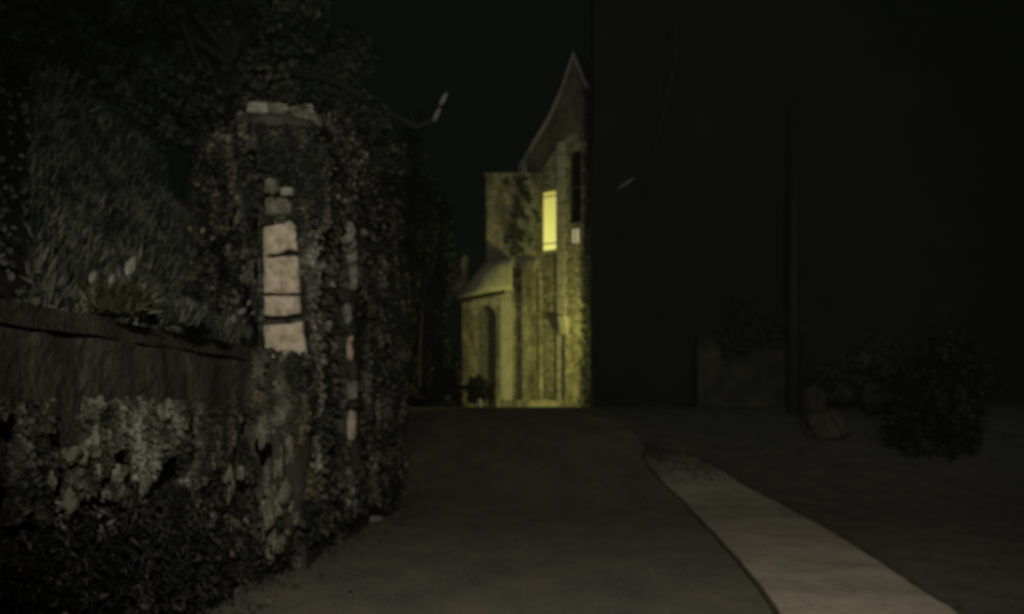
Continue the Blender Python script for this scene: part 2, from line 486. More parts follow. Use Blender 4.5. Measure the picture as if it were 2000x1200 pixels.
# ------------------------------------------------------------------ left: low wall
PY = 8.15                                     # where the tall wall starts
def curved_box(bm, y0, y1, z0, z1, back, ny, nz, front=0.0, batter=0.0, zt=None):
    "wall following wall_x, gridded so it can be roughened"
    def col(y):
        x = wall_x(y) + front
        top = zt(y) if zt else z1
        g = gz(x, y) + z0
        r = []
        for j in range(nz + 1):
            z = g + (top - g) * j / nz
            r.append((x - batter * j / nz, y, z))
        for j in range(1, 4):
            r.append((x - batter - (back - batter) * j / 3, y, top))
        for j in range(1, nz + 1):
            r.append((x - back, y, top + (g - top) * j / nz))
        return r
    rows = [[bm.verts.new(p) for p in col(y0 + (y1 - y0) * i / ny)] for i in range(ny + 1)]
    for a, b in zip(rows, rows[1:]):
        for k in range(len(a) - 1):
            bm.faces.new((a[k], a[k + 1], b[k + 1], b[k]))
    bm.faces.new(rows[0]); bm.faces.new(rows[-1][::-1])

t = thing('stone_wall', 'low dark rubble wall at the left edge, smothered in ivy, with a flat sloping top line', 'wall', (wall_x(5), 5, 0))
bm = bmesh.new()
curved_box(bm, -3, PY - 0.02, -0.15, 1.93, 0.5, 120, 26, batter=0.12)
rough(bm, 0.035, 2.6, seed=3)
for vv in bm.verts:
    vv.co += noise.noise_vector(Vector((vv.co.x * 8, vv.co.y * 6, vv.co.z * 9))) * 0.018
from_bm('wall_body', bm, M['band'], t)
bm = bmesh.new()
curved_box(bm, -3, PY - 0.02, 1.95, 2.06, 0.56, 90, 3, front=-0.118, zt=lambda y: 2.07)
rough(bm, 0.018, 3.2, seed=5)
from_bm('coping', bm, M['wallcap'], t)

def ivy_on_wall(y0, y1, z0, z1, n, seed, bulge=0.10, thr=-0.12, sc=2.3, front=0.0, skip=None):
    rnd = random.Random(seed)
    out = []
    while len(out) < n:
        y = rnd.uniform(y0, y1); z = rnd.uniform(z0, z1)
        x = wall_x(y) + front
        if not clump_ok((0, y, z), sc, thr, seed): continue
        if skip and skip(y, z): continue
        b = bulge * (0.5 + noise.noise(Vector((seed, y * 1.7, z * 1.1)))) + rnd.uniform(0, 0.06)
        out.append((Vector((x + max(0.015, b), y, gz(x, y) + z)), Vector((1, -0.55, 0.15))))
    return out

tag(leafmesh('ivy', ivy_on_wall(3.0, PY + .1, 0.78, 1.60, 17000, 11, thr=0.0, sc=3.0, skip=lambda y, z: z > 1.55 + .05 * noise.noise(Vector((y * 3, 0, 0))) or z < 0.98 + .35 * noise.noise(Vector((y * 1.6, 5, 0))) - .25 * sstep(6.5, 8, y)), M['ivy'], size=(0.025, 0.06), up=0.6, seed=2),
    'grey green ivy hanging over the face of the low wall', 'ivy', kind='stuff')

# rough pale stones and lumps of old mortar standing out between the ivy
rnd = random.Random(101)
bm = bmesh.new()
cnt = 0
while cnt < 75:
    y = rnd.uniform(4.6, 8.3); z = rnd.uniform(.15, 1.55)
    if z < 1.0 - .75 * sstep(6.8, 7.9, y) and rnd.random() < .93: continue
    if not clump_ok((0, y, z), 1.8, -.05, 33): continue
    cnt += 1
    s_ = rnd.uniform(.018, .065) * (.75 if y < 6.6 else 1)
    c = Vector((wall_x(y) + .05 + rnd.uniform(0, .07), y, z))
    if y > 7.3: c = Vector((wall_x(y) + .18 + rnd.uniform(0, .12), y - .25, z))
    off = Vector((cnt * 3.3, 0, 0))
    res = bmesh.ops.create_icosphere(bm, subdivisions=3, radius=1)
    for vv in res['verts']:
        q = vv.co.copy(); k = 1 + .7 * noise.noise(q * 1.3 + off) + .35 * noise.noise(q * 4 + off)
        vv.co = c + Vector((q.x * s_ * .8, q.y * s_ * 1.0, q.z * s_ * rnd_z)) * k if (rnd_z := 1.0 + (cnt % 5) * .35) else vv.co
from_bm('exposed_stones', bm, M['greystone'], t, smooth=True)

# undergrowth at the wall foot, the hollow's shade put into its dark colour
rnd = random.Random(5)
stones_xy = [(q.x, q.y) for q in (hit(452, 1130), hit(505, 1025), hit(548, 1030), hit(676, 1012), hit(722, 1018))]
pts = []
while len(pts) < 16000:
    y = rnd.uniform(3.5, 13.5)
    x = wall_x(y)
    if noise.noise(Vector((4, y * 1.3, 0))) < -0.15 and rnd.random() < .7: continue
    out_ = abs(rnd.gauss(0, 0.085))
    lim = 1.05 - .45 * sstep(7, 8.3, y) + .2 * noise.noise(Vector((y * 1.4, 0, 3)))
    z = rnd.uniform(0, lim)
    if z > lim * (1 - out_ * 1.8): continue
    if any(abs(x + out_ - a) < .26 and -.9 < y - b < .25 and out_ > .015 for a, b in stones_xy): continue
    pts.append((Vector((x + out_ + .02, y, gz(x, y) + z)), Vector((0.8, -0.6, 0.5))))
tag(leafmesh('undergrowth', pts, M['weeds'], size=(0.03, 0.08), aspect=0.4, seed=3), 'dark weeds along the foot of the ivy wall', 'weeds', kind='stuff')

# ------------------------------------------------------------------ left: ivy mass under the pier and pier with pale quoins
pier = thing('stone_pier', 'tall ivy crowned pier with four bright pale limestone blocks exposed in its face', 'gate pier', (-2.1, PY + 0.3, 0))
def pxr(x, y): return px(x, y, PY)
bm = bmesh.new()
xa, xb = pxr(514, 0).x, pxr(592, 0).x
box(bm, xa + 0.015, xb - 0.01, PY + 0.15, PY + 0.6, -0.1, pxr(0, 232).z)
bmesh.ops.subdivide_edges(bm, edges=list(bm.edges), cuts=14, use_grid_fill=True)
rough(bm, 0.015, 6, seed=2)
from_bm('core', bm, M['wallcap'], pier)

def block(name, poly, mat, depth=0.22, seed=0, y=PY, amp=0.012, parent=pier, puff=0.03):
    "a worn stone from its outline in the face of the pier: pillowed front, rough edges"
    bm = bmesh.new()
    P = [px(a, b, y) for a, b in poly]
    # resample the outline with roughness
    ring = []
    for a, b in zip(P, P[1:] + P[:1]):
        for k in range(7):
            ring.append(a.lerp(b, k / 7))
    c = sum(ring, Vector()) / len(ring)
    off = Vector((seed, seed * 2, 0))
    ring = [q + (q - c).normalized() * noise.noise(q * 9 + off) * amp for q in ring]
    layers = []
    for k, (sc, dy) in enumerate(((0.97, depth), (1.0, 0.02), (0.985, 0.0), (0.93, -puff * .55), (0.75, -puff * .9), (0.45, -puff), (0.15, -puff))):
        L = []
        for q in ring:
            w = c + (q - c) * sc
            w = Vector((w.x, y + dy, w.z))
            if k > 2: w.y += noise.noise(w * 11 + off) * 0.016 + noise.noise(w * 31 + off) * 0.006
            L.append(bm.verts.new(w))
        layers.append(L)
    nn = len(ring)
    for A, B in zip(layers, layers[1:]):
        for i in range(nn):
            bm.faces.new((A[i], A[(i + 1) % nn], B[(i + 1) % nn], B[i]))
    bm.faces.new(layers[-1]); bm.faces.new(layers[0][::-1])
    return from_bm(name, bm, mat, parent, smooth=True)

blocks = [
    ([(513, 443), (540, 438), (568, 431), (578, 440), (580, 490), (560, 487), (538, 497), (514, 499)], 'pale'),
    ([(514, 500.5), (536, 503), (560, 500), (582, 500), (584, 540), (585, 572), (550, 575), (515, 573)], 'pale'),
    ([(515, 579), (550, 577), (585, 578), (587, 600), (585, 612), (560, 618), (530, 618), (516, 615)], 'pale'),
    ([(515, 637), (530, 634), (565, 633), (590, 628), (592, 650), (598, 674), (596, 700), (517, 700)], 'pale'),
    ([(516, 352), (528, 344), (542, 352), (545, 372), (532, 380), (517, 376)], 'greystone'),
    ([(546, 368), (560, 365), (573, 368), (572, 382), (548, 384)], 'palegrey'),
    ([(518, 388), (535, 384), (560, 388), (572, 400), (566, 420), (518, 422)], 'greystone'),
]
for i, (poly, mk) in enumerate(blocks):
    block('quoin_stone', poly, M[mk], seed=i * 3.7, depth=0.2)
caps = [([(480, 201), (500, 197), (520, 200), (524, 218), (500, 222), (483, 218)], 'palegrey'),
        ([(524, 201), (545, 198), (565, 202), (572, 216), (550, 224), (526, 220)], 'pale'),
        ([(566, 210), (590, 211), (606, 222), (600, 234), (572, 229)], 'palegrey'),
        ([(601, 222), (618, 226), (630, 240), (622, 250), (603, 238)], 'palegrey')]
for i, (poly, mk) in enumerate(caps):
    block('cap_stone', poly, M['palegrey'] if i == 0 else M['greystone'], seed=20 + i * 2.1, depth=0.3, y=PY - 0.05, amp=0.045, puff=0.03)
bm = bmesh.new()
box(bm, pxr(478, 0).x, pxr(626, 0).x, PY, PY + 0.55, pxr(0, 244).z, pxr(0, 222).z)
bmesh.ops.subdivide_edges(bm, edges=list(bm.edges), cuts=8, use_grid_fill=True)
rough(bm, 0.04, 5, seed=8)
from_bm('pier_head', bm, M['band'], pier)

# ivy hugging the pier: left side, right side, head, and the mound below it
rnd = random.Random(9)
pts = []
while len(pts) < 7500:
    X = rnd.uniform(430, 660); Yp = rnd.uniform(205, 690)
    if 509 < X < 584 + (Yp - 440) * 0.05 and 428 < Yp < 684: continue
    if 514 < X < 574 and 345 < Yp < 424 and rnd.random() < .8: continue
    cx = 545
    half = 98 if Yp < 400 else 98 - min(30, (Yp - 400) * .15)
    e = abs(X - cx) / half
    if e > 1: continue
    if Yp < 250 and abs(X - cx) > 55 + (Yp - 205) * 1.0: continue
    d = -0.02 + 0.30 * e * e + rnd.uniform(-0.05, 0.12)
    if Yp < 262 and 470 < X < 632: d = -0.02 + rnd.uniform(0, .2)
    if Yp < 228 and rnd.random() < .7: continue
    p = px(X, Yp, PY + d)
    if not clump_ok(p, 5.0, 0.02, 3) and rnd.random() < 0.93: continue
    if Yp > 400 and X < 512 and not clump_ok(p, 3.0, .18, 6): continue
    pts.append((p, Vector(((X - cx) / 120, -1, 0.1))))
tag(leafmesh('ivy', pts, M['ivy'], size=(0.03, 0.075), up=0.5, seed=4), 'old ivy wrapping the head and both sides of the pale blocked pier', 'ivy', kind='stuff')

pts = []
och = []
while len(pts) < 8500:
    a = rnd.uniform(-1.6, 1.2); z = rnd.uniform(0.28, 2.0)
    rr = 0.40 * (0.85 + 0.5 * noise.noise(Vector((a * .8, z * 1.5, 4)))) + rnd.uniform(-.06, .04)
    p = Vector((-2.22 + math.cos(a) * rr * 0.95, PY - 0.12 + math.sin(a) * rr, z))
    if not clump_ok(p, 4.0, -0.10, 7): continue
    (och if clump_ok(p, 3.0, .08, 1) and .7 < z < 1.65 else pts).append((p, Vector((math.cos(a), math.sin(a) - .6, 0.1))))
tag(leafmesh('ivy', pts, M['ivy'], size=(0.025, 0.065), up=0.7, seed=8), 'shaggy hanging ivy bulging below the pale blocked pier', 'ivy', kind='stuff')
tag(leafmesh('dead_ivy', och, M['ivy_ochre'], size=(0.025, 0.06), up=0.7, seed=9), 'ochre dead ivy leaves in the shaggy bulge below the pier', 'ivy', kind='stuff')
# rough core so the bulge is not see-through
bm = bmesh.new()
bmesh.ops.create_icosphere(bm, subdivisions=4, radius=1)
for vv in bm.verts:
    q = vv.co.copy(); k = 1 + 0.25 * noise.noise(q * 2.3)
    vv.co = Vector((-2.24 + q.x * .36 * k, PY - .10 + q.y * .36 * k, 1.0 + q.z * .99))
tag(from_bm('buttress', bm, M['band'], smooth=True), 'rounded rubble buttress hidden in ivy below the pier', 'buttress')

# ------------------------------------------------------------------ left: tall wall with arched doorway
D0, D1 = 9.45, 10.78
SPR, HW = 2.95, (D1 - D0) / 2
tall = thing('tall_garden_wall', 'tall ivy hung stone wall beyond the pier with a narrow black arched doorway', 'wall', (-2, 11, 0))
def tall_x(y): return -1.97 + (y - 8.2) * 0.021
def top_z(y): return 3.75 + 0.25 * noise.noise(Vector((1, y * .8, 0))) + gz(-2, y) * .6
bm = bmesh.new()
yy = [PY + 0.12] + frange(8.5, D0, 0.24) + frange(D0, D1, 0.11)[1:] + frange(D1, 14.5, 0.25)[1:]
def slab(y0, y1, a0, a1, b0, b1, th=0.4):
    xA, xB = tall_x(y0), tall_x(y1)
    hexa(bm, [(xA, y0, a0), (xB, y1, b0), (xB - th, y1, b0), (xA - th, y0, a0), (xA, y0, a1), (xB, y1, b1), (xB - th, y1, b1), (xA - th, y0, a1)])
def arch(y):
    u = (y - (D0 + D1) / 2) / HW
    return SPR + 0.55 * math.sqrt(max(0, 1 - u * u))
for a, b in zip(yy, yy[1:]):
    m = (a + b) / 2
    if D0 < m < D1: slab(a, b, arch(a), top_z(a), arch(b), top_z(b))
    else: slab(a, b, gz(-2, a) - .2, top_z(a), gz(-2, b) - .2, top_z(b))
bmesh.ops.remove_doubles(bm, verts=bm.verts, dist=0.0005)
from_bm('wall_body', bm, M['wall'], tall)
bm = bmesh.new()
box(bm, tall_x(10) - 0.30, tall_x(10) - 0.20, D0 - .1, D1 + .1, -0.05, 3.7)
dr = from_bm('door', bm, M['door'], tall)
bm = bmesh.new()
for z in (0.7, 2.3):
    box(bm, tall_x(10) - 0.195, tall_x(10) - 0.18, D0 + .05, D1 - .35, z, z + .06)
from_bm('hinge', bm, M['pole'], dr)
# reveal stones of the far jamb, and the far half of the arch ring
zs = [0.35, 0.72, 1.12, 1.50, 1.61, 1.84, 2.08, 2.40, 2.52, 2.78, 2.97]
rnd = random.Random(12)
for i, (a, b) in enumerate(zip(zs, zs[1:])):
    x1 = tall_x(D1) + 0.03 + rnd.uniform(-.01, .03)
    w = rnd.uniform(0.055, 0.075)
    pale = i in (2, 4, 6, 8)
    x1 += (0.04, 0.03, 0.015, 0.02, 0.0, 0.01, -0.01, 0.0, -0.03, -0.04)[i]
    rock('jamb_stone', (x1 - w, D1 - 0.02, (a + b) / 2), (w * (1.0, 1, .9, 1, 1.1, 1, .6, 1, .7, 1)[i], 0.08, (b - a) / 2 * (0.98 if pale else .93)), M['palegrey' if i in (4, 8) else 'pale'] if pale else M['band'], tall, seed=30 + i, amp=0.24, box_like=0.3)
for k in range(5):
    th = R(6 + k * 17)
    y = (D0 + D1) / 2 + math.cos(th) * (HW + 0.02); z = SPR + 0.06 + math.sin(th) * 0.56
    o = rock('arch_stone', (0, 0, 0), (0.05 + .012 * k, 0.07, 0.12 + .01 * (k % 3)), M['palegrey'], None, seed=50 + k, amp=0.2, box_like=0.3)
    o.parent = tall
    o.location = Vector((tall_x(y) - 0.01, y, z)) - tall.location
def skip_door(y, z):
    zz = z
    return D0 - .02 < y < D1 + 0.10 and zz < (arch(y) if D0 < y < D1 else SPR) + 0.1 and zz > 0.75
rnd = random.Random(77)
pts = []
while len(pts) < 17000:
    y = rnd.uniform(8.25, 14.6); z = rnd.uniform(0.25, 5.0)
    g = gz(-2, y) * 0.7
    if skip_door(y, z): continue
    if not clump_ok((2, y, z), 3.0, -0.02, 5) and rnd.random() < .93: continue
    b = 0.08 * (0.6 + noise.noise(Vector((8, y * 1.4, z)))) + rnd.uniform(0, .07)
    if z + g > 4.15 + (y - 8.3) * .40 + .2 * noise.noise(Vector((y * 2, 0, 9))): continue
    x = tall_x(y) + b
    if z > top_z(y) - g - .2: x -= rnd.uniform(0, .5)
    if D0 - .3 < y < D1 + .1: x = min(x, tall_x(y) + .05)
    pts.append((Vector((x, y, z + g)), Vector((.8, -.8, .15))))
tag(leafmesh('ivy', pts, M['ivy'], size=(0.04, 0.095), up=0.5, seed=14), 'dense ivy over the tall wall around the black arched doorway', 'ivy', kind='stuff')
# leafy end of the tall wall
pts = []
while len(pts) < 3600:
    a = rnd.uniform(-2.2, 1.2); z = rnd.uniform(0.0, 4.6)
    rr = 0.22 + 0.07 * noise.noise(Vector((a, z * 1.6, 2))) + rnd.uniform(-.05, .03)
    p = Vector((-2.03 + math.cos(a) * rr, 14.45 + math.sin(a) * rr, z + gz(-2, 14.5)))
    if not clump_ok(p, 3.0, -.15, 4): continue
    pts.append((p, Vector((math.cos(a), math.sin(a), .1))))
tag(leafmesh('ivy', pts, M['ivy'], size=(0.04, 0.09), up=.6, seed=15), 'shaggy ivy column closing the far end of the tall wall beside the road', 'ivy', kind='stuff')

# loose stones at the wall foot
for i, (x, y, s, lab) in enumerate((
        (452, 1108, (0.11, 0.10, 0.13), 'large pale crumbling stone at the foot of the wall, nearest the camera'),
        (500, 1003, (0.10, 0.09, 0.20), 'upright grey stone leaning on the wall foot under the pier'),
        (541, 1000, (0.07, 0.08, 0.15), 'slim grey stone standing right of the upright one under the pier'),
        (676, 990, (0.10, 0.10, 0.09), 'squat grey stone at the foot of the doorway wall'),
        (722, 996, (0.14, 0.08, 0.045), 'flat grey stone lying on the road edge past the doorway'),
        (272, 1060, (0.07, 0.07, 0.10), 'small pale stone low in the dark hollow of the near wall'))):
    p = hit(x, y + 22)
    rock('loose_stone', (p.x + .03, p.y, p.z + s[2] * .75), s, M['palegrey'], None, seed=70 + i, label=lab, group='loose stones at the foot of the wall', amp=0.2)

# ------------------------------------------------------------------ left: bank with tall stems behind the low wall
def bank_z(x, y):
    d = wall_x(y) - 0.45 - x
    return 1.75 + 3.0 * sstep(-0.1, 3.6, d) + 0.25 * noise.noise(Vector((x * .6, y * .6, 0)))
v, f = [], []
bx = frange(0, 13, 0.4); by = frange(-4, 30, 0.5)
for y in by:
    e = wall_x(min(y, 14)) - 0.42
    for d in bx:
        v.append((e - d, y, bank_z(e - d, min(y, 14)) ))
W = len(bx)
for j in range(len(by) - 1):
    for i in range(W - 1):
        k = j * W + i
        f.append((k, k + 1, k + W + 1, k + W))
tag(from_py('bank', v, f, M['soil'], smooth=True), 'steep black earth bank rising behind the low wall', kind='structure')
rnd = random.Random(21)
pts = []
while len(pts) < 34000:
    y = rnd.uniform(4.4, 12.5); d = rnd.uniform(0.15, 4.6)
    x = wall_x(y) - 0.45 - d
    X = 1000 + x / y * F
    if X < 60 or X > 520: continue
    if not clump_ok((x, y, 0), 1.0, -0.25, 8) and rnd.random() < .75: continue
    pts.append((Vector((x, y, bank_z(x, y) + rnd.uniform(-.05, .35) + (0.5 * rnd.random() if d > 2.5 else 0))), Vector((0.3, -1, 0.1))))
tag(leafmesh('tall_grass', pts, M['hedge'], size=(0.10, 0.27), aspect=0.10, lean=(0.27, 0, 1), spread=0.10, seed=22), 'mass of fine leaning stems covering the dark bank', 'tall grass', kind='stuff')
# broader leaves among the stems
pts = []
while len(pts) < 2500:
    y = rnd.uniform(4, 12); d = rnd.uniform(0.1, 4.4)
    x = wall_x(y) - 0.45 - d
    if not clump_ok((x, y, 0), 1.7, 0.1, 2): continue
    pts.append((Vector((x, y, bank_z(x, y) + rnd.uniform(0, .5))), Vector((.2, -1, .3))))
tag(leafmesh('brambles', pts, M['greybush'], size=(0.04, 0.09), aspect=.7, seed=23), 'grey bramble leaves scattered among the stems on the bank', 'brambles', kind='stuff')

def tuft(label, c, rad, n, h, mat, seed, width=0.06, lean=(0.35, 0, 1)):
    rnd = random.Random(seed)
    pts = []
    for _ in range(n):
        a = rnd.uniform(0, 6.28); r = rad * math.sqrt(rnd.random())
        pts.append((Vector((c[0] + math.cos(a) * r, c[1] + math.sin(a) * r, c[2] + rnd.uniform(-.03, .06))), Vector((0, -1, .1))))
    o = leafmesh('grass_tuft', pts, mat, size=(h * .5, h), aspect=width, lean=lean, seed=seed)
    return tag(o, label, 'grass', 'grass tufts on the low wall')
tuft('bright yellow green grass tuft on the wall top at the far left', px(226, 612, 5.6), 0.17, 2200, 0.17, M['grass'], 31, 0.045)
tuft('duller green tuft beside the bright one on the wall top', px(330, 632, 6.3), 0.20, 1200, 0.16, M['hedge'], 32, 0.06)
tuft('thin dark tuft on the wall top just left of the pier', px(405, 655, 7.0), 0.16, 900, 0.15, M['hedge'], 33, 0.06)
def leafplant(label, c, leaves, seed):
    rnd = random.Random(seed)
    t = thing('broadleaf_plant', label, 'plant', c, 'pale leaved plants on the bank')
    bm = bmesh.new()
    for (dx, dz, L, ang) in leaves:
        tip = Vector((c[0] + dx, c[1] - .03, c[2] + dz))
        tube(bm, [Vector(c), Vector(c).lerp(tip, .5) + Vector((0.01, 0, .03)), tip], [.006, .005, .003], 5)
    from_bm('stem', bm, M['bark'], t)
    for (dx, dz, L, ang) in leaves:
        tip = Vector((c[0] + dx, c[1] - .03, c[2] + dz))
        d = Vector((math.cos(ang), -0.2, math.sin(ang))).normalized(); s = d.cross(Vector((0, -1, 0.15))).normalized()
        vs = [tip]; 
        for k, w in ((.25, .2), (.5, .26), (.8, .13)):
            vs += [tip + d * L * k + s * L * w, tip + d * L * k + Vector((0, .012, -.004)), tip + d * L * k - s * L * w]
        vs.append(tip + d * L)
        F_ = [(0, 1, 2), (0, 2, 3), (1, 4, 5, 2), (2, 5, 6, 3), (4, 7, 8, 5), (5, 8, 9, 6), (7, 10, 8), (8, 10, 9)]
        from_py('leaf', [tuple(q) for q in vs], F_, M['paleleaf'], t)
leafplant('plant with one large pale upright leaf above the yellow grass', tuple(px(250, 590, 5.9)), [(0.0, .17, .15, 1.05), (-.1, .1, .09, 1.3), (0.09, .06, .08, .9), (-.24, .12, .10, 1.0), (-.2, .06, .07, 1.4)], 1)
leafplant('arching plant with small pale leaves left of the pier foot', tuple(px(462, 668, 7.7)), [(-.03, .16, .09, 1.2), (0.02, .24, .10, .5), (.10, .31, .07, .9), (-.05, .08, .06, 1.5), (0.13, .24, .05, .3)], 2)
leafplant('sprig of pale leaves high on the bank', tuple(px(395, 480, 7.8)), [(0, .1, .07, 1.0), (.09, .04, .05, .8), (-.1, .12, .05, 1.4)], 3)

pts = crown_pts((px(455, 330, 8.9).x, 8.9, px(0, 330, 8.9).z), (.36, .4, .72), 5200, 71, hollow=.15) + crown_pts((px(440, 480, 9.2).x, 9.2, px(0, 500, 9.2).z), (.42, .4, .7), 3500, 72, hollow=.15)
tag(leafmesh('shrub', pts, M['ivy'], size=(.03, .07), seed=73), 'brown grey shrub pressed against the left side of the ivy crowned pier', 'shrub')

# ------------------------------------------------------------------ trees on the left
make_tree('tree', 'dim leafy tree rising above the tall wall behind the pier', (-5.2, 14.5, 4.4), 8, (-4.2, 14.0, 7.4), (2.3, 2.0, 2.2), 22000, M['tree'], 41, 'trees over the left wall', size=(.07, .15))
make_tree('tree', 'low rounded tree crown spilling over the tall wall right of the pier', (-3.6, 12.5, 4.0), 6, (-2.75, 12.2, 5.0), (1.15, 1.3, 1.1), 11000, M['tree'], 42, 'trees over the left wall', size=(.05, .11))
make_tree('tree', 'black tree filling the top left corner above the bank', (-8.5, 14, 4.6), 8, (-7.6, 13.5, 8.6), (3.2, 2.4, 2.6), 14000, M['black'], 43, 'trees over the left wall', size=(.08, .16))

def branch(name, label, pts, rads, twigs, seed, tips):
    t = thing(name, label, 'branch', tuple(pts[0]))
    bm = bmesh.new()
    tube(bm, pts, rads, 8)
    for a, b, r in twigs: tube(bm, [a, a.lerp(b, .5) + Vector((0, 0, .03)), b], [r, r * .7, r * .3], 6)
    from_bm('bough', bm, M['pole'], t, smooth=True)
    for a, b, r in tips:
        bm = bmesh.new()
        tube(bm, [a, a.lerp(b, .3), a.lerp(b, .7), b], [r * .4, r, r * .9, r * .25], 8)
        from_bm('bare_tip', bm, M['palebark'], t, smooth=True)
Yb = 11.5
branch('overhanging_branch', 'dark bough reaching over the lane with two pale broken tips', [Vector((-3.9, 13.0, 6.6)), Vector((-2.4, 12.2, 6.0)), px(815, 250, 11.6), px(850, 232, Yb)],
       [.09, .06, .035, .02], [(px(815, 250, 11.6), px(790, 205, 11.8), .014)], 1,
       [(px(847, 238, Yb), px(860, 210, Yb), .035), (px(859, 207, Yb), px(874, 180, Yb), .036)])

# ------------------------------------------------------------------ lit house
HY = 30.0
house = thing('lit_stone_house', 'tall yellow lit stone house with steep gable and one bright tall window', 'house', (0.6, 31, 0.8))
house_o = house
def hx(x, Y=HY): return (x - 1000) / F * Y
def hz(y, Y=HY): return EYE + (HOR - y) / F * Y
# left wing, square to the lane
bm = bmesh.new()
wx0, wx1 = hx(950), hx(1056)
box(bm, wx0, wx1, HY, HY + 4.0, 0.5, hz(346))
bmesh.ops.subdivide_edges(bm, edges=list(bm.edges), cuts=20, use_grid_fill=True)
rough(bm, 0.02, 1.6, seed=4)
from_bm('wing_wall', bm, M['facade'], house)
bm = bmesh.new()
box(bm, wx0 - .05, wx1 + .04, HY - 0.06, HY + 4.05, hz(345), hz(339))
rough(bm, 0.012, 2, cuts=8, seed=4)
from_bm('parapet', bm, M['facade'], house)
# buttress strips
for (a, b, top, pr, mk) in ((978, 1000, 560, .28, 'trim'), (1020, 1046, 500, .20, 'facade'), (1052, 1060, 520, .08, 'facade')):
    bm = bmesh.new()
    z1 = hz(top)
    x0, x1 = hx(a), hx(b)
    box(bm, x0, x1, HY - pr, HY + 0.03, 0.5, z1 - .25)
    hexa(bm, [(x0, HY - pr, z1 - .25), (x1, HY - pr, z1 - .25), (x1, HY + .03, z1 - .25), (x0, HY + .03, z1 - .25), (x0, HY - .02, z1), (x1, HY - .02, z1), (x1, HY + .03, z1), (x0, HY + .03, z1)])
    bmesh.ops.remove_doubles(bm, verts=bm.verts, dist=.0005)
    rough(bm, 0.012, 3, cuts=5, seed=a)
    from_bm('pilaster', bm, M[mk], house)
# gable wall, turned towards the lane
ga = R(35)
U = Vector((math.cos(ga), -math.sin(ga))); Nn = Vector((-math.sin(ga), -math.cos(ga)))
G0 = Vector((hx(1016, 31.1), 31.1))
def gpt(x, y):
    "u, z on the gable plane for a photograph pixel"
    k = (x - 1000) / F
    u = (k * G0.y - G0.x) / (U.x - k * U.y)
    Y = G0.y + U.y * u
    return u, EYE + (HOR - y) / F * Y
ap_u, ap_z = gpt(1122, 108)
_, ev_z = gpt(1018, 332)
GW = 2 * ap_u
wu0, _ = gpt(1057, 0); wu1, _ = gpt(1086, 0)
_, wz1 = gpt(1070, 373); _, wz0 = gpt(1070, 490)
su0, _ = gpt(1112, 0); su1, _ = gpt(1131, 0)
_, sz1 = gpt(1120, 444); _, sz0 = gpt(1120, 477)
du0, _ = gpt(1111, 0); du1, _ = gpt(1135, 0)
_, dz1 = gpt(1120, 296); _, dz0 = gpt(1120, 436)
prof = [(0, ev_z)] + [gpt(*q) for q in ((1042, 287), (1073, 235), (1099, 178))] + [(ap_u, ap_z)]
def roofz(u):                    # bell-cast slope, steeper towards the tip
    u = max(0.0, ap_u - abs(u - ap_u))
    for (a, za), (b, zb) in zip(prof, prof[1:]):
        if u <= b + 1e-6: return za + (zb - za) * (u - a) / (b - a)
    return ap_z
bm = bmesh.new()
us = sorted(set([p_[0] for p_ in prof] + [2 * ap_u - p_[0] for p_ in prof] + [wu0, wu1, su0, su1, du1, ap_u, GW] + [gpt(1098, 0)[0]]))
holes = [(wu0, wu1, wz0, wz1), (su0, du1, sz0, sz1), (su0, du1, dz0, dz1)]
def gslab(u0, u1, a0, a1, b0, b1):
    P = lambda u, n, z: (G0.x + U.x * u + Nn.x * n, G0.y + U.y * u + Nn.y * n, z)
    hexa(bm, [P(u0, 0, a0), P(u1, 0, b0), P(u1, -.35, b0), P(u0, -.35, a0), P(u0, 0, a1), P(u1, 0, b1), P(u1, -.35, b1), P(u0, -.35, a1)])
for a, b in zip(us, us[1:]):
    m = (a + b) / 2
    cuts = sorted([(h[2], h[3]) for h in holes if h[0] - 1e-6 <= m <= h[1] + 1e-6])
    z = 0.5
    for (c0, c1) in cuts:
        gslab(a, b, z, c0, z, c0); z = c1
    gslab(a, b, z, roofz(a), z, roofz(b))
from_bm('gable_wall', bm, M['facade2'], house)
# roof slopes behind the gable wall, following its curve
def gp(u, n, z): return (G0.x + U.x * u + Nn.x * n, G0.y + U.y * u + Nn.y * n, z)
prof2 = prof + [(2 * ap_u - a, b) for a, b in prof[-2::-1]]
bm = bmesh.new()
for (a, za), (b, zb) in zip(prof2, prof2[1:]):
    hexa(bm, [gp(a, .02, za + .03), gp(b, .02, zb + .03), gp(b, -6, zb + .03), gp(a, -6, za + .03), gp(a, .02, za + .13), gp(b, .02, zb + .13), gp(b, -6, zb + .13), gp(a, -6, za + .13)])
from_bm('roof', bm, M['rooft'], house)
bm = bmesh.new()
for (a, za), (b, zb) in zip(prof2, prof2[1:]):
    hexa(bm, [gp(a, .05, za - .07), gp(b, .05, zb - .07), gp(b, .10, zb - .07), gp(a, .10, za - .07), gp(a, .05, za + .12), gp(b, .05, zb + .12), gp(b, .10, zb + .12), gp(a, .10, za + .12)])
from_bm('verge_board', bm, M['verge'], house)
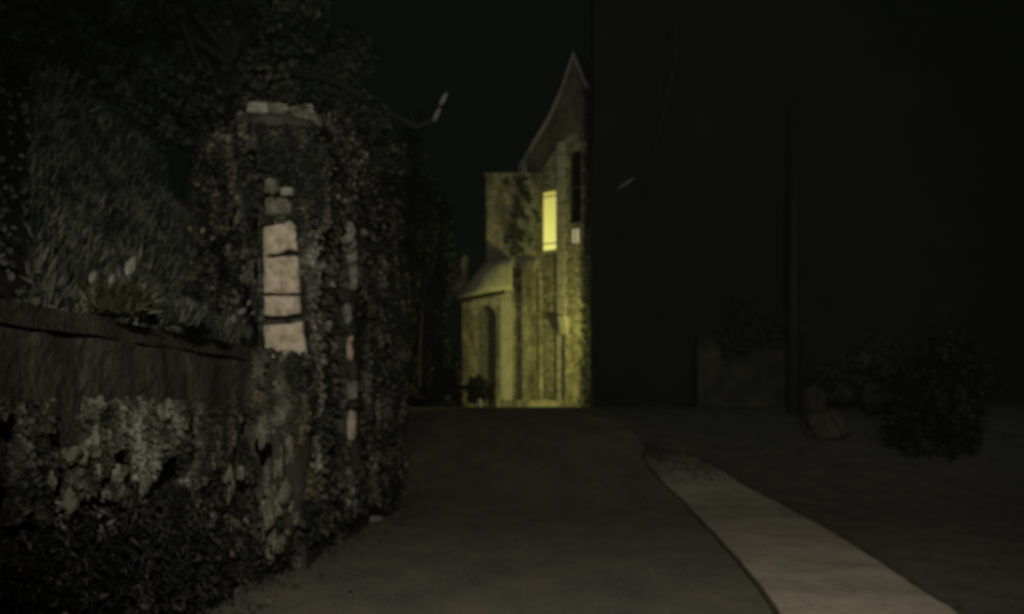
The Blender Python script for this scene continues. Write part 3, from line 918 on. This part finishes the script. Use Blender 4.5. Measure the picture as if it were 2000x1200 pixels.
# slate hanging on the upper gable
bm = bmesh.new()
low = [gpt(*q) for q in ((1030, 337), (1056, 340), (1076, 308), (1096, 274), (1112, 262), (1160, 262))]
n = 40
def lowz(u):
    for (a, za), (b, zb) in zip(low, low[1:]):
        if a <= u <= b: return za + (zb - za) * (u - a) / (b - a)
    return low[-1][1]
ua, ub = low[0][0], min(low[-1][0], GW - .3)
for k in range(n):
    a = ua + (ub - ua) * k / n; b = ua + (ub - ua) * (k + 1) / n
    za, zb = max(lowz(a), 0), lowz(b)
    ta, tb = roofz(a) - .075, roofz(b) - .075
    if ta - za < .02 or tb - zb < .02: continue
    hexa(bm, [gp(a, .002, za), gp(b, .002, zb), gp(b, .045, zb), gp(a, .045, za), gp(a, .002, ta), gp(b, .002, tb), gp(b, .03, tb), gp(a, .03, ta)])
bmesh.ops.remove_doubles(bm, verts=bm.verts, dist=.0005)
from_bm('slate_hanging', bm, M['slatehang'], house)
# pale quoin strip right of the tall window
gu = gpt(1088, 0)[0]; gv = gpt(1106, 0)[0]
O2 = (G0.x, G0.y)
z = 0.5; k = 0
bm = bmesh.new()
while z < gpt(1095, 290)[1]:
    h = 0.36 + 0.1 * random.random()
    e = 0.05 * (k % 2)
    obox(bm, O2, U, Nn, gu + .02, gv - .03 + e, .002, .06 + .02 * random.random(), z, z + h - .02)
    z += h; k += 1
bmesh.ops.bevel(bm, geom=list(bm.edges), offset=.015, segments=1, affect='EDGES')
from_bm('quoin_strip', bm, M['trim'], house)
# bracket and pipe on the right part
bm = bmesh.new()
a, zt_ = gpt(1098, 620); b, _ = gpt(1112, 0); _, zb = gpt(1100, 655)
hexa(bm, [gp(a, .05, zb), gp(b, .05, zb), gp(b, .12, zb), gp(a, .12, zb), gp(a, .05, zt_), gp(b, .05, zt_), gp(b, .30, zt_), gp(a, .30, zt_)])
from_bm('bracket', bm, M['trim'], house)
bm = bmesh.new()
a, zp = gpt(1107, 655)
tube(bm, [Vector(gp(a, .12, .6)), Vector(gp(a, .12, zp))], [.035, .035], 10)
from_bm('downpipe', bm, M['frame'], house)
# tall lit window
def window(u0, u1, z0, z1, mat, bars_h, bars_v, back=-.12, fw=.035):
    bm = bmesh.new()
    for (a, b, c, d) in ((u0, u0 + fw, z0, z1), (u1 - fw, u1, z0, z1), (u0 + fw, u1 - fw, z0, z0 + fw), (u0 + fw, u1 - fw, z1 - fw, z1)):
        obox(bm, O2, U, Nn, a, b, back, back + .05, c, d)
    for zz in bars_h: obox(bm, O2, U, Nn, u0 + fw, u1 - fw, back + .005, back + .04, zz - .018, zz + .018)
    for uu in bars_v: obox(bm, O2, U, Nn, uu - .012, uu + .012, back + .008, back + .037, z0 + fw, z1 - fw)
    w = from_bm('window', bm, M['frame'], house)
    w2 = bmesh.new()
    obox(w2, O2, U, Nn, u0 + .01, u1 - .01, back - .03, back - .012, z0 + .01, z1 - .01)
    w2.transform(Matrix.Translation(-house.location))
    me = bpy.data.meshes.new('pane'); w2.to_mesh(me); w2.free()
    link('pane', me, mat, w)
    return w
lit = mat_lit('lit yellow blind', (0.52, 0.48, 0.10), (0.86, 0.80, 0.20), wz0, wz1, 1.0)
w = window(wu0, wu1, wz0, wz1, lit, [wz1 - .17, wz0 + .26], [], fw=.015)
w['label'] = 'tall bright yellow lit window'
lit2 = mat_lit('dim cream blind', (0.30, 0.27, 0.14), (0.36, 0.32, 0.17), sz0, sz1, 1.0)
w = window(su0, su1, sz0, sz1, lit2, [], [(su0 + su1) / 2 - .02])
w['label'] = 'small pale cream lit window'
dark = mat_plain('unlit glass', (0.01, 0.01, 0.008), 0.15)
w = window(su0, du1, dz0, dz1, dark, [(dz0 + dz1) / 2], [])
w['label'] = 'tall unlit black window'
bm = bmesh.new()
obox(bm, O2, U, Nn, wu0 - .05, wu1 + .05, .003, .10, wz0 - .10, wz0 - .005)
from_bm('sill', bm, M['trim'], house)
# plinth and step
bm = bmesh.new()
box(bm, hx(962), hx(1100), HY - .55, HY - .30, 0.5, hz(782, 29.5))
rough(bm, .012, 3, cuts=6)
from_bm('step', bm, M['facade'], house)

# side porch: bulging hood over an arched recess
pY = 29.3
porch = thing('porch', 'rounded pale stone porch hood over a dark arched doorway left of the lit wing', 'porch', (hx(935, pY), pY + .5, 0.8))
px0, px1 = hx(903, pY), hx(978, pY)
bm = bmesh.new()
n = 26
ac, ar = hx(951, pY), hx(968, pY) - hx(951, pY)
az = hz(618, pY)
for i in range(n):
    a = px0 + (px1 - px0) * i / n; b = px0 + (px1 - px0) * (i + 1) / n
    def top(x): return hz(583, pY) + (hz(566, pY) - hz(583, pY)) * (x - px0) / (px1 - px0) - .04
    def ah(x):
        u = (x - ac) / ar
        return az + ar * 1.25 * math.sqrt(max(0, 1 - u * u))
    m = (a + b) / 2
    z0 = 0.5
    if abs(m - ac) < ar:
        hexa(bm, [(a, pY, ah(a)), (b, pY, ah(b)), (b, pY + .3, ah(b)), (a, pY + .3, ah(a)), (a, pY, top(a)), (b, pY, top(b)), (b, pY + .3, top(b)), (a, pY + .3, top(a))])
    else:
        hexa(bm, [(a, pY, z0), (b, pY, z0), (b, pY + .3, z0), (a, pY + .3, z0), (a, pY, top(a)), (b, pY, top(b)), (b, pY + .3, top(b)), (a, pY + .3, top(a))])
bmesh.ops.remove_doubles(bm, verts=bm.verts, dist=.0005)
from_bm('porch_wall', bm, M['facade'], porch)
bm = bmesh.new(); box(bm, ac - ar - .1, ac + ar + .1, pY + .16, pY + .26, .5, az + ar * 1.4)
pd = from_bm('porch_door', bm, M['greystone'], porch)
# hood: swept quarter barrel, sagging to the left
bm = bmesh.new()
rows = []
for i in range(25):
    t_ = i / 24
    x = hx(893, pY) + (hx(1000, pY) - hx(893, pY)) * t_
    zb = hz(584 - 19 * t_, pY) + .02
    hgt = (0.22 + 0.85 * sstep(0, .55, t_)) * (1 if t_ < .8 else 1 - .1 * (t_ - .8))
    dep = 0.30 + 0.22 * math.sin(t_ * math.pi)
    row = []
    for j in range(13):
        q = j / 12 * math.pi / 2
        row.append(bm.verts.new((x, pY + .35 - math.cos(q) ** .8 * (dep + .2) - .0, zb + .0 + math.sin(q) * hgt)))
    row.append(bm.verts.new((x, pY + .7, zb + hgt)))
    row.append(bm.verts.new((x, pY + .7, zb - .02)))
    rows.append(row)
for a, b in zip(rows, rows[1:]):
    for k in range(len(a)):
        bm.faces.new((a[k], a[(k + 1) % len(a)], b[(k + 1) % len(b)], b[k]))
bm.faces.new(rows[0]); bm.faces.new(rows[-1][::-1])
for vv in bm.verts: vv.co += noise.noise_vector(vv.co * 2.5) * .03
from_bm('hood', bm, M['trim'], porch, smooth=True)
bm = bmesh.new()  # dark strip drawn where the hood's shade would lie
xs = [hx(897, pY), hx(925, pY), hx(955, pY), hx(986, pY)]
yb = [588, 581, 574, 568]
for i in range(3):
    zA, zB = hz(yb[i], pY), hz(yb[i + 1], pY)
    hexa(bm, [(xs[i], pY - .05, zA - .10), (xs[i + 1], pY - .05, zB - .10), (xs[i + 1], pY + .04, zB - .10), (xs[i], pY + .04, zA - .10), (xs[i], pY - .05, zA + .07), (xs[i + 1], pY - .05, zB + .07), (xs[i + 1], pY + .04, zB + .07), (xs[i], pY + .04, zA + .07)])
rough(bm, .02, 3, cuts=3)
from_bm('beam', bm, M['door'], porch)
rock('finial', (hx(906, pY), pY + .1, hz(530, pY)), (.14, .14, .52), M['facade'], porch, seed=91, amp=.2)
rock('finial', (hx(896, pY), pY + .15, hz(558, pY)), (.14, .14, .36), M['facade'], porch, seed=92, amp=.2)
# dark climber stain on the wing: a real creeper
rnd = random.Random(55)
pts = []
while len(pts) < 1100:
    X = rnd.uniform(985, 1056); Yp = rnd.uniform(345, 600)
    c = 1018 + 14 * math.sin(Yp / 30)
    wdt = 34 if Yp < 470 else 34 - (Yp - 470) * .2
    if abs(X - c) > wdt: continue
    p = px(X, Yp, HY - .05)
    if not clump_ok(p, 4.5, 0.10, 9): continue
    pts.append((p, Vector((0, -1, .1))))
tag(leafmesh('creeper', pts, M['black'], size=(.05, .10), up=.5, seed=56), 'dark creeper in patches over the upper left wing of the lit house', 'creeper')

rnd = random.Random(57)  # leaves added to darken the gable's edge like fading light
pts = []
while len(pts) < 2600:
    Yp = rnd.uniform(90, 792); X = 1146 + rnd.uniform(0, 16) + 5 * noise.noise(Vector((Yp / 30, 3, 0))) + 3 * noise.noise(Vector((Yp / 9, 8, 0)))
    u, z = gpt(X, Yp)
    if z > roofz(u): continue
    p = Vector(gp(u, rnd.uniform(.05, .16), z))
    pts.append((p, Vector((Nn.x, Nn.y, .1))))
tag(leafmesh('creeper', pts, M['soot'], size=(.06, .14), up=.5, seed=58), 'ragged dark creeper up the right edge of the lit gable', 'creeper')

# dark bush and white marker left of the house foot
pts = crown_pts((hx(935, 27.2), 27.2, hz(762, 27.2)), (0.52, .4, .42), 3200, 61, hollow=.2)
tag(leafmesh('bush', pts, M['black'], size=(.05, .12), seed=62), 'small black bush in front of the porch of the lit house', 'bush')
bm = bmesh.new()
c = px(936, 786, 25.5)
tube(bm, [Vector((c.x, c.y, gz(c.x, c.y) - .1)), Vector((c.x, c.y, c.z - .1)), Vector((c.x, c.y, c.z)), Vector((c.x, c.y, c.z + .07)), Vector((c.x, c.y, c.z + .10))], [.085, .08, .075, .06, .02], 14)
tag(from_bm('marker_post', bm, M['white'], smooth=True), 'short whitish marker post by the dark bush near the lit house', 'post')

# ------------------------------------------------------------------ dark masses either side of the lit house
make_tree('tree', 'black evergreen tree standing left of the lit house', (hx(815, 26.3), 26.3, .9), 2.5, (hx(826, 26), 26, 5.4), (.95, .9, 4.9), 24000, M['soot'], 44, 'dark trees round the lit house', size=(.08, .16))
pts = crown_pts((hx(868, 24.5), 24.5, 1.9), (.75, .6, 1.6), 7000, 63, hollow=.2)
tag(leafmesh('bush', pts, M['soot'], size=(.06, .13), seed=64), 'tall black bush at the lane corner left of the porch', 'bush')

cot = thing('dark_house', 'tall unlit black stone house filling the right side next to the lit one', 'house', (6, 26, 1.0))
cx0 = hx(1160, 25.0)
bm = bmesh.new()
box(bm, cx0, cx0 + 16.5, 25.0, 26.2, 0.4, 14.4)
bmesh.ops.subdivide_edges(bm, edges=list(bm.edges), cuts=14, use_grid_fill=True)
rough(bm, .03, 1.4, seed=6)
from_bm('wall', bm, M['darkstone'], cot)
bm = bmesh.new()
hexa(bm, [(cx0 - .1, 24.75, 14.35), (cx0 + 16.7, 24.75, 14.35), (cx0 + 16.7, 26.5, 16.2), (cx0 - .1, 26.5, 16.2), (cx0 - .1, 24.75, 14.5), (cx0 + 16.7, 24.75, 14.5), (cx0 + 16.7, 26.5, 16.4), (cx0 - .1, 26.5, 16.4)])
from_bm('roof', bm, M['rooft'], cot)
# right: dark trees, garden wall, pole, stones, bush
branch('overhanging_twig', 'thin pale bare twig hanging above the lane on the right', [px(1330, -60, 15.6), px(1318, 130, 15.3), px(1275, 310, 15), px(1240, 347, 15)],
       [.022, .018, .013, .010], [], 2, [(px(1240, 347, 15), px(1204, 371, 15), .016)])
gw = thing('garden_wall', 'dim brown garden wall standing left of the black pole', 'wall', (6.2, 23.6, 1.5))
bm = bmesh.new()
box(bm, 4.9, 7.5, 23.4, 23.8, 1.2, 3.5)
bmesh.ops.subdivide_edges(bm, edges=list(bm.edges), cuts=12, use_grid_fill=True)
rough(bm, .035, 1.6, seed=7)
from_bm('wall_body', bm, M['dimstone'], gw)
bm = bmesh.new()
pp = px(1551, 790, 21)
tube(bm, [Vector((pp.x, 21, 1.0)), Vector((pp.x, 21, 4.5)), Vector((pp.x + .03, 21, 9.0))], [.15, .13, .10], 12)
tag(from_bm('telegraph_pole', bm, M['pole'], smooth=True), 'black upright pole beside the garden wall on the right', 'pole')
gy = 19.0
for i, (x, y, s, lab) in enumerate(((1590, 783, (.24, .2, .22), 'upright grey boulder just right of the black pole'), (1614, 815, (.34, .25, .13), 'low flat boulder in front of the upright one right of the pole'))):
    c = px(x, y, gy - i * .6)
    g = gz(c.x, c.y)
    rock('boulder', (c.x, c.y, (c.z + s[2] + g - .1) / 2), (s[0], s[1], (c.z + s[2] - g + .1) / 2), M['dimstone'], None, seed=80 + i, label=lab, group='boulders beside the pole', amp=.34, box_like=.45)
pts = crown_pts((px(1440, 690, 23).x, 22.9, px(0, 640, 23).z), (.75, .4, .85), 3600, 74, hollow=.2) + crown_pts((px(1520, 640, 23).x, 22.9, px(0, 640, 23).z), (.7, .4, .42), 2400, 75, hollow=.2)
tag(leafmesh('climber', pts, M['black'], size=(.05, .11), seed=76), 'black climber sprawling over the top left of the garden wall', 'climber')
pts = crown_pts((px(1700, 735, 20).x, 20, px(0, 745, 20).z), (1.25, .7, .95), 5200, 66, hollow=.2)
tag(leafmesh('bush', pts, M['black'], size=(.05, .12), seed=67), 'straggly dark bush on the right of the boulders', 'bush')
pts = crown_pts((px(1850, 760, 17).x, 17, 1.6), (1.2, .8, 1.5), 6000, 68, hollow=.2)
tag(leafmesh('bush', pts, M['soot'], size=(.06, .13), seed=69), 'black bush at the far right edge of the view', 'bush')

# ------------------------------------------------------------------ litter on the lane edge
rnd = random.Random(90)
pts = []
while len(pts) < 900:
    y = rnd.uniform(5.5, 15)
    x = wall_x(y) + 0.12 + abs(rnd.gauss(0, .28))
    if x > 1.0: continue
    pts.append((Vector((x, y, gz(x, y) + .016)), Vector((0, 0, 1.6))))
tag(leafmesh('fallen_leaves', pts, M['ivy_ochre'], size=(.02, .05), seed=91), 'dead leaves scattered on the road along the foot of the wall', 'leaves', kind='stuff')
pts = []
while len(pts) < 1100:
    y = rnd.uniform(6.2, 18)
    x = right_edge(y) + abs(rnd.gauss(0, .07))
    pts.append((Vector((x, y, gz(x, y) + .0)), Vector((0, -1, .2))))
tag(leafmesh('grass_fringe', pts, M['black'], size=(.02, .055), aspect=.15, lean=(0, 0, 1), seed=92), 'short sparse grass along the right edge of the pale footpath', 'grass', kind='stuff')

# ------------------------------------------------------------------ added black-lifting veil haze
bm = bmesh.new()
box(bm, -114, 114, -114, 114, -1.2, 21.0)
hm = bpy.data.materials.new('night mist'); hm.use_nodes = True
nt = hm.node_tree
for nd in list(nt.nodes):
    if nd.type != 'OUTPUT_MATERIAL': nt.nodes.remove(nd)
pv = nt.nodes.new('ShaderNodeVolumePrincipled')
pv.inputs['Color'].default_value = (0.78, 0.95, 0.84, 1)
pv.inputs['Density'].default_value = 0.0014  # volume added to lift the blacks and soften the lamp glow
pv.inputs['Anisotropy'].default_value = 0.3
nt.links.new(pv.outputs[0], [n_ for n_ in nt.nodes if n_.type == 'OUTPUT_MATERIAL'][0].inputs['Volume'])
tag(from_bm('haze', bm, hm), 'thin night mist hanging over the lane', kind='stuff')

# grit added so the footpath's far end dims as the light falls off
rnd = random.Random(120)
pts = []
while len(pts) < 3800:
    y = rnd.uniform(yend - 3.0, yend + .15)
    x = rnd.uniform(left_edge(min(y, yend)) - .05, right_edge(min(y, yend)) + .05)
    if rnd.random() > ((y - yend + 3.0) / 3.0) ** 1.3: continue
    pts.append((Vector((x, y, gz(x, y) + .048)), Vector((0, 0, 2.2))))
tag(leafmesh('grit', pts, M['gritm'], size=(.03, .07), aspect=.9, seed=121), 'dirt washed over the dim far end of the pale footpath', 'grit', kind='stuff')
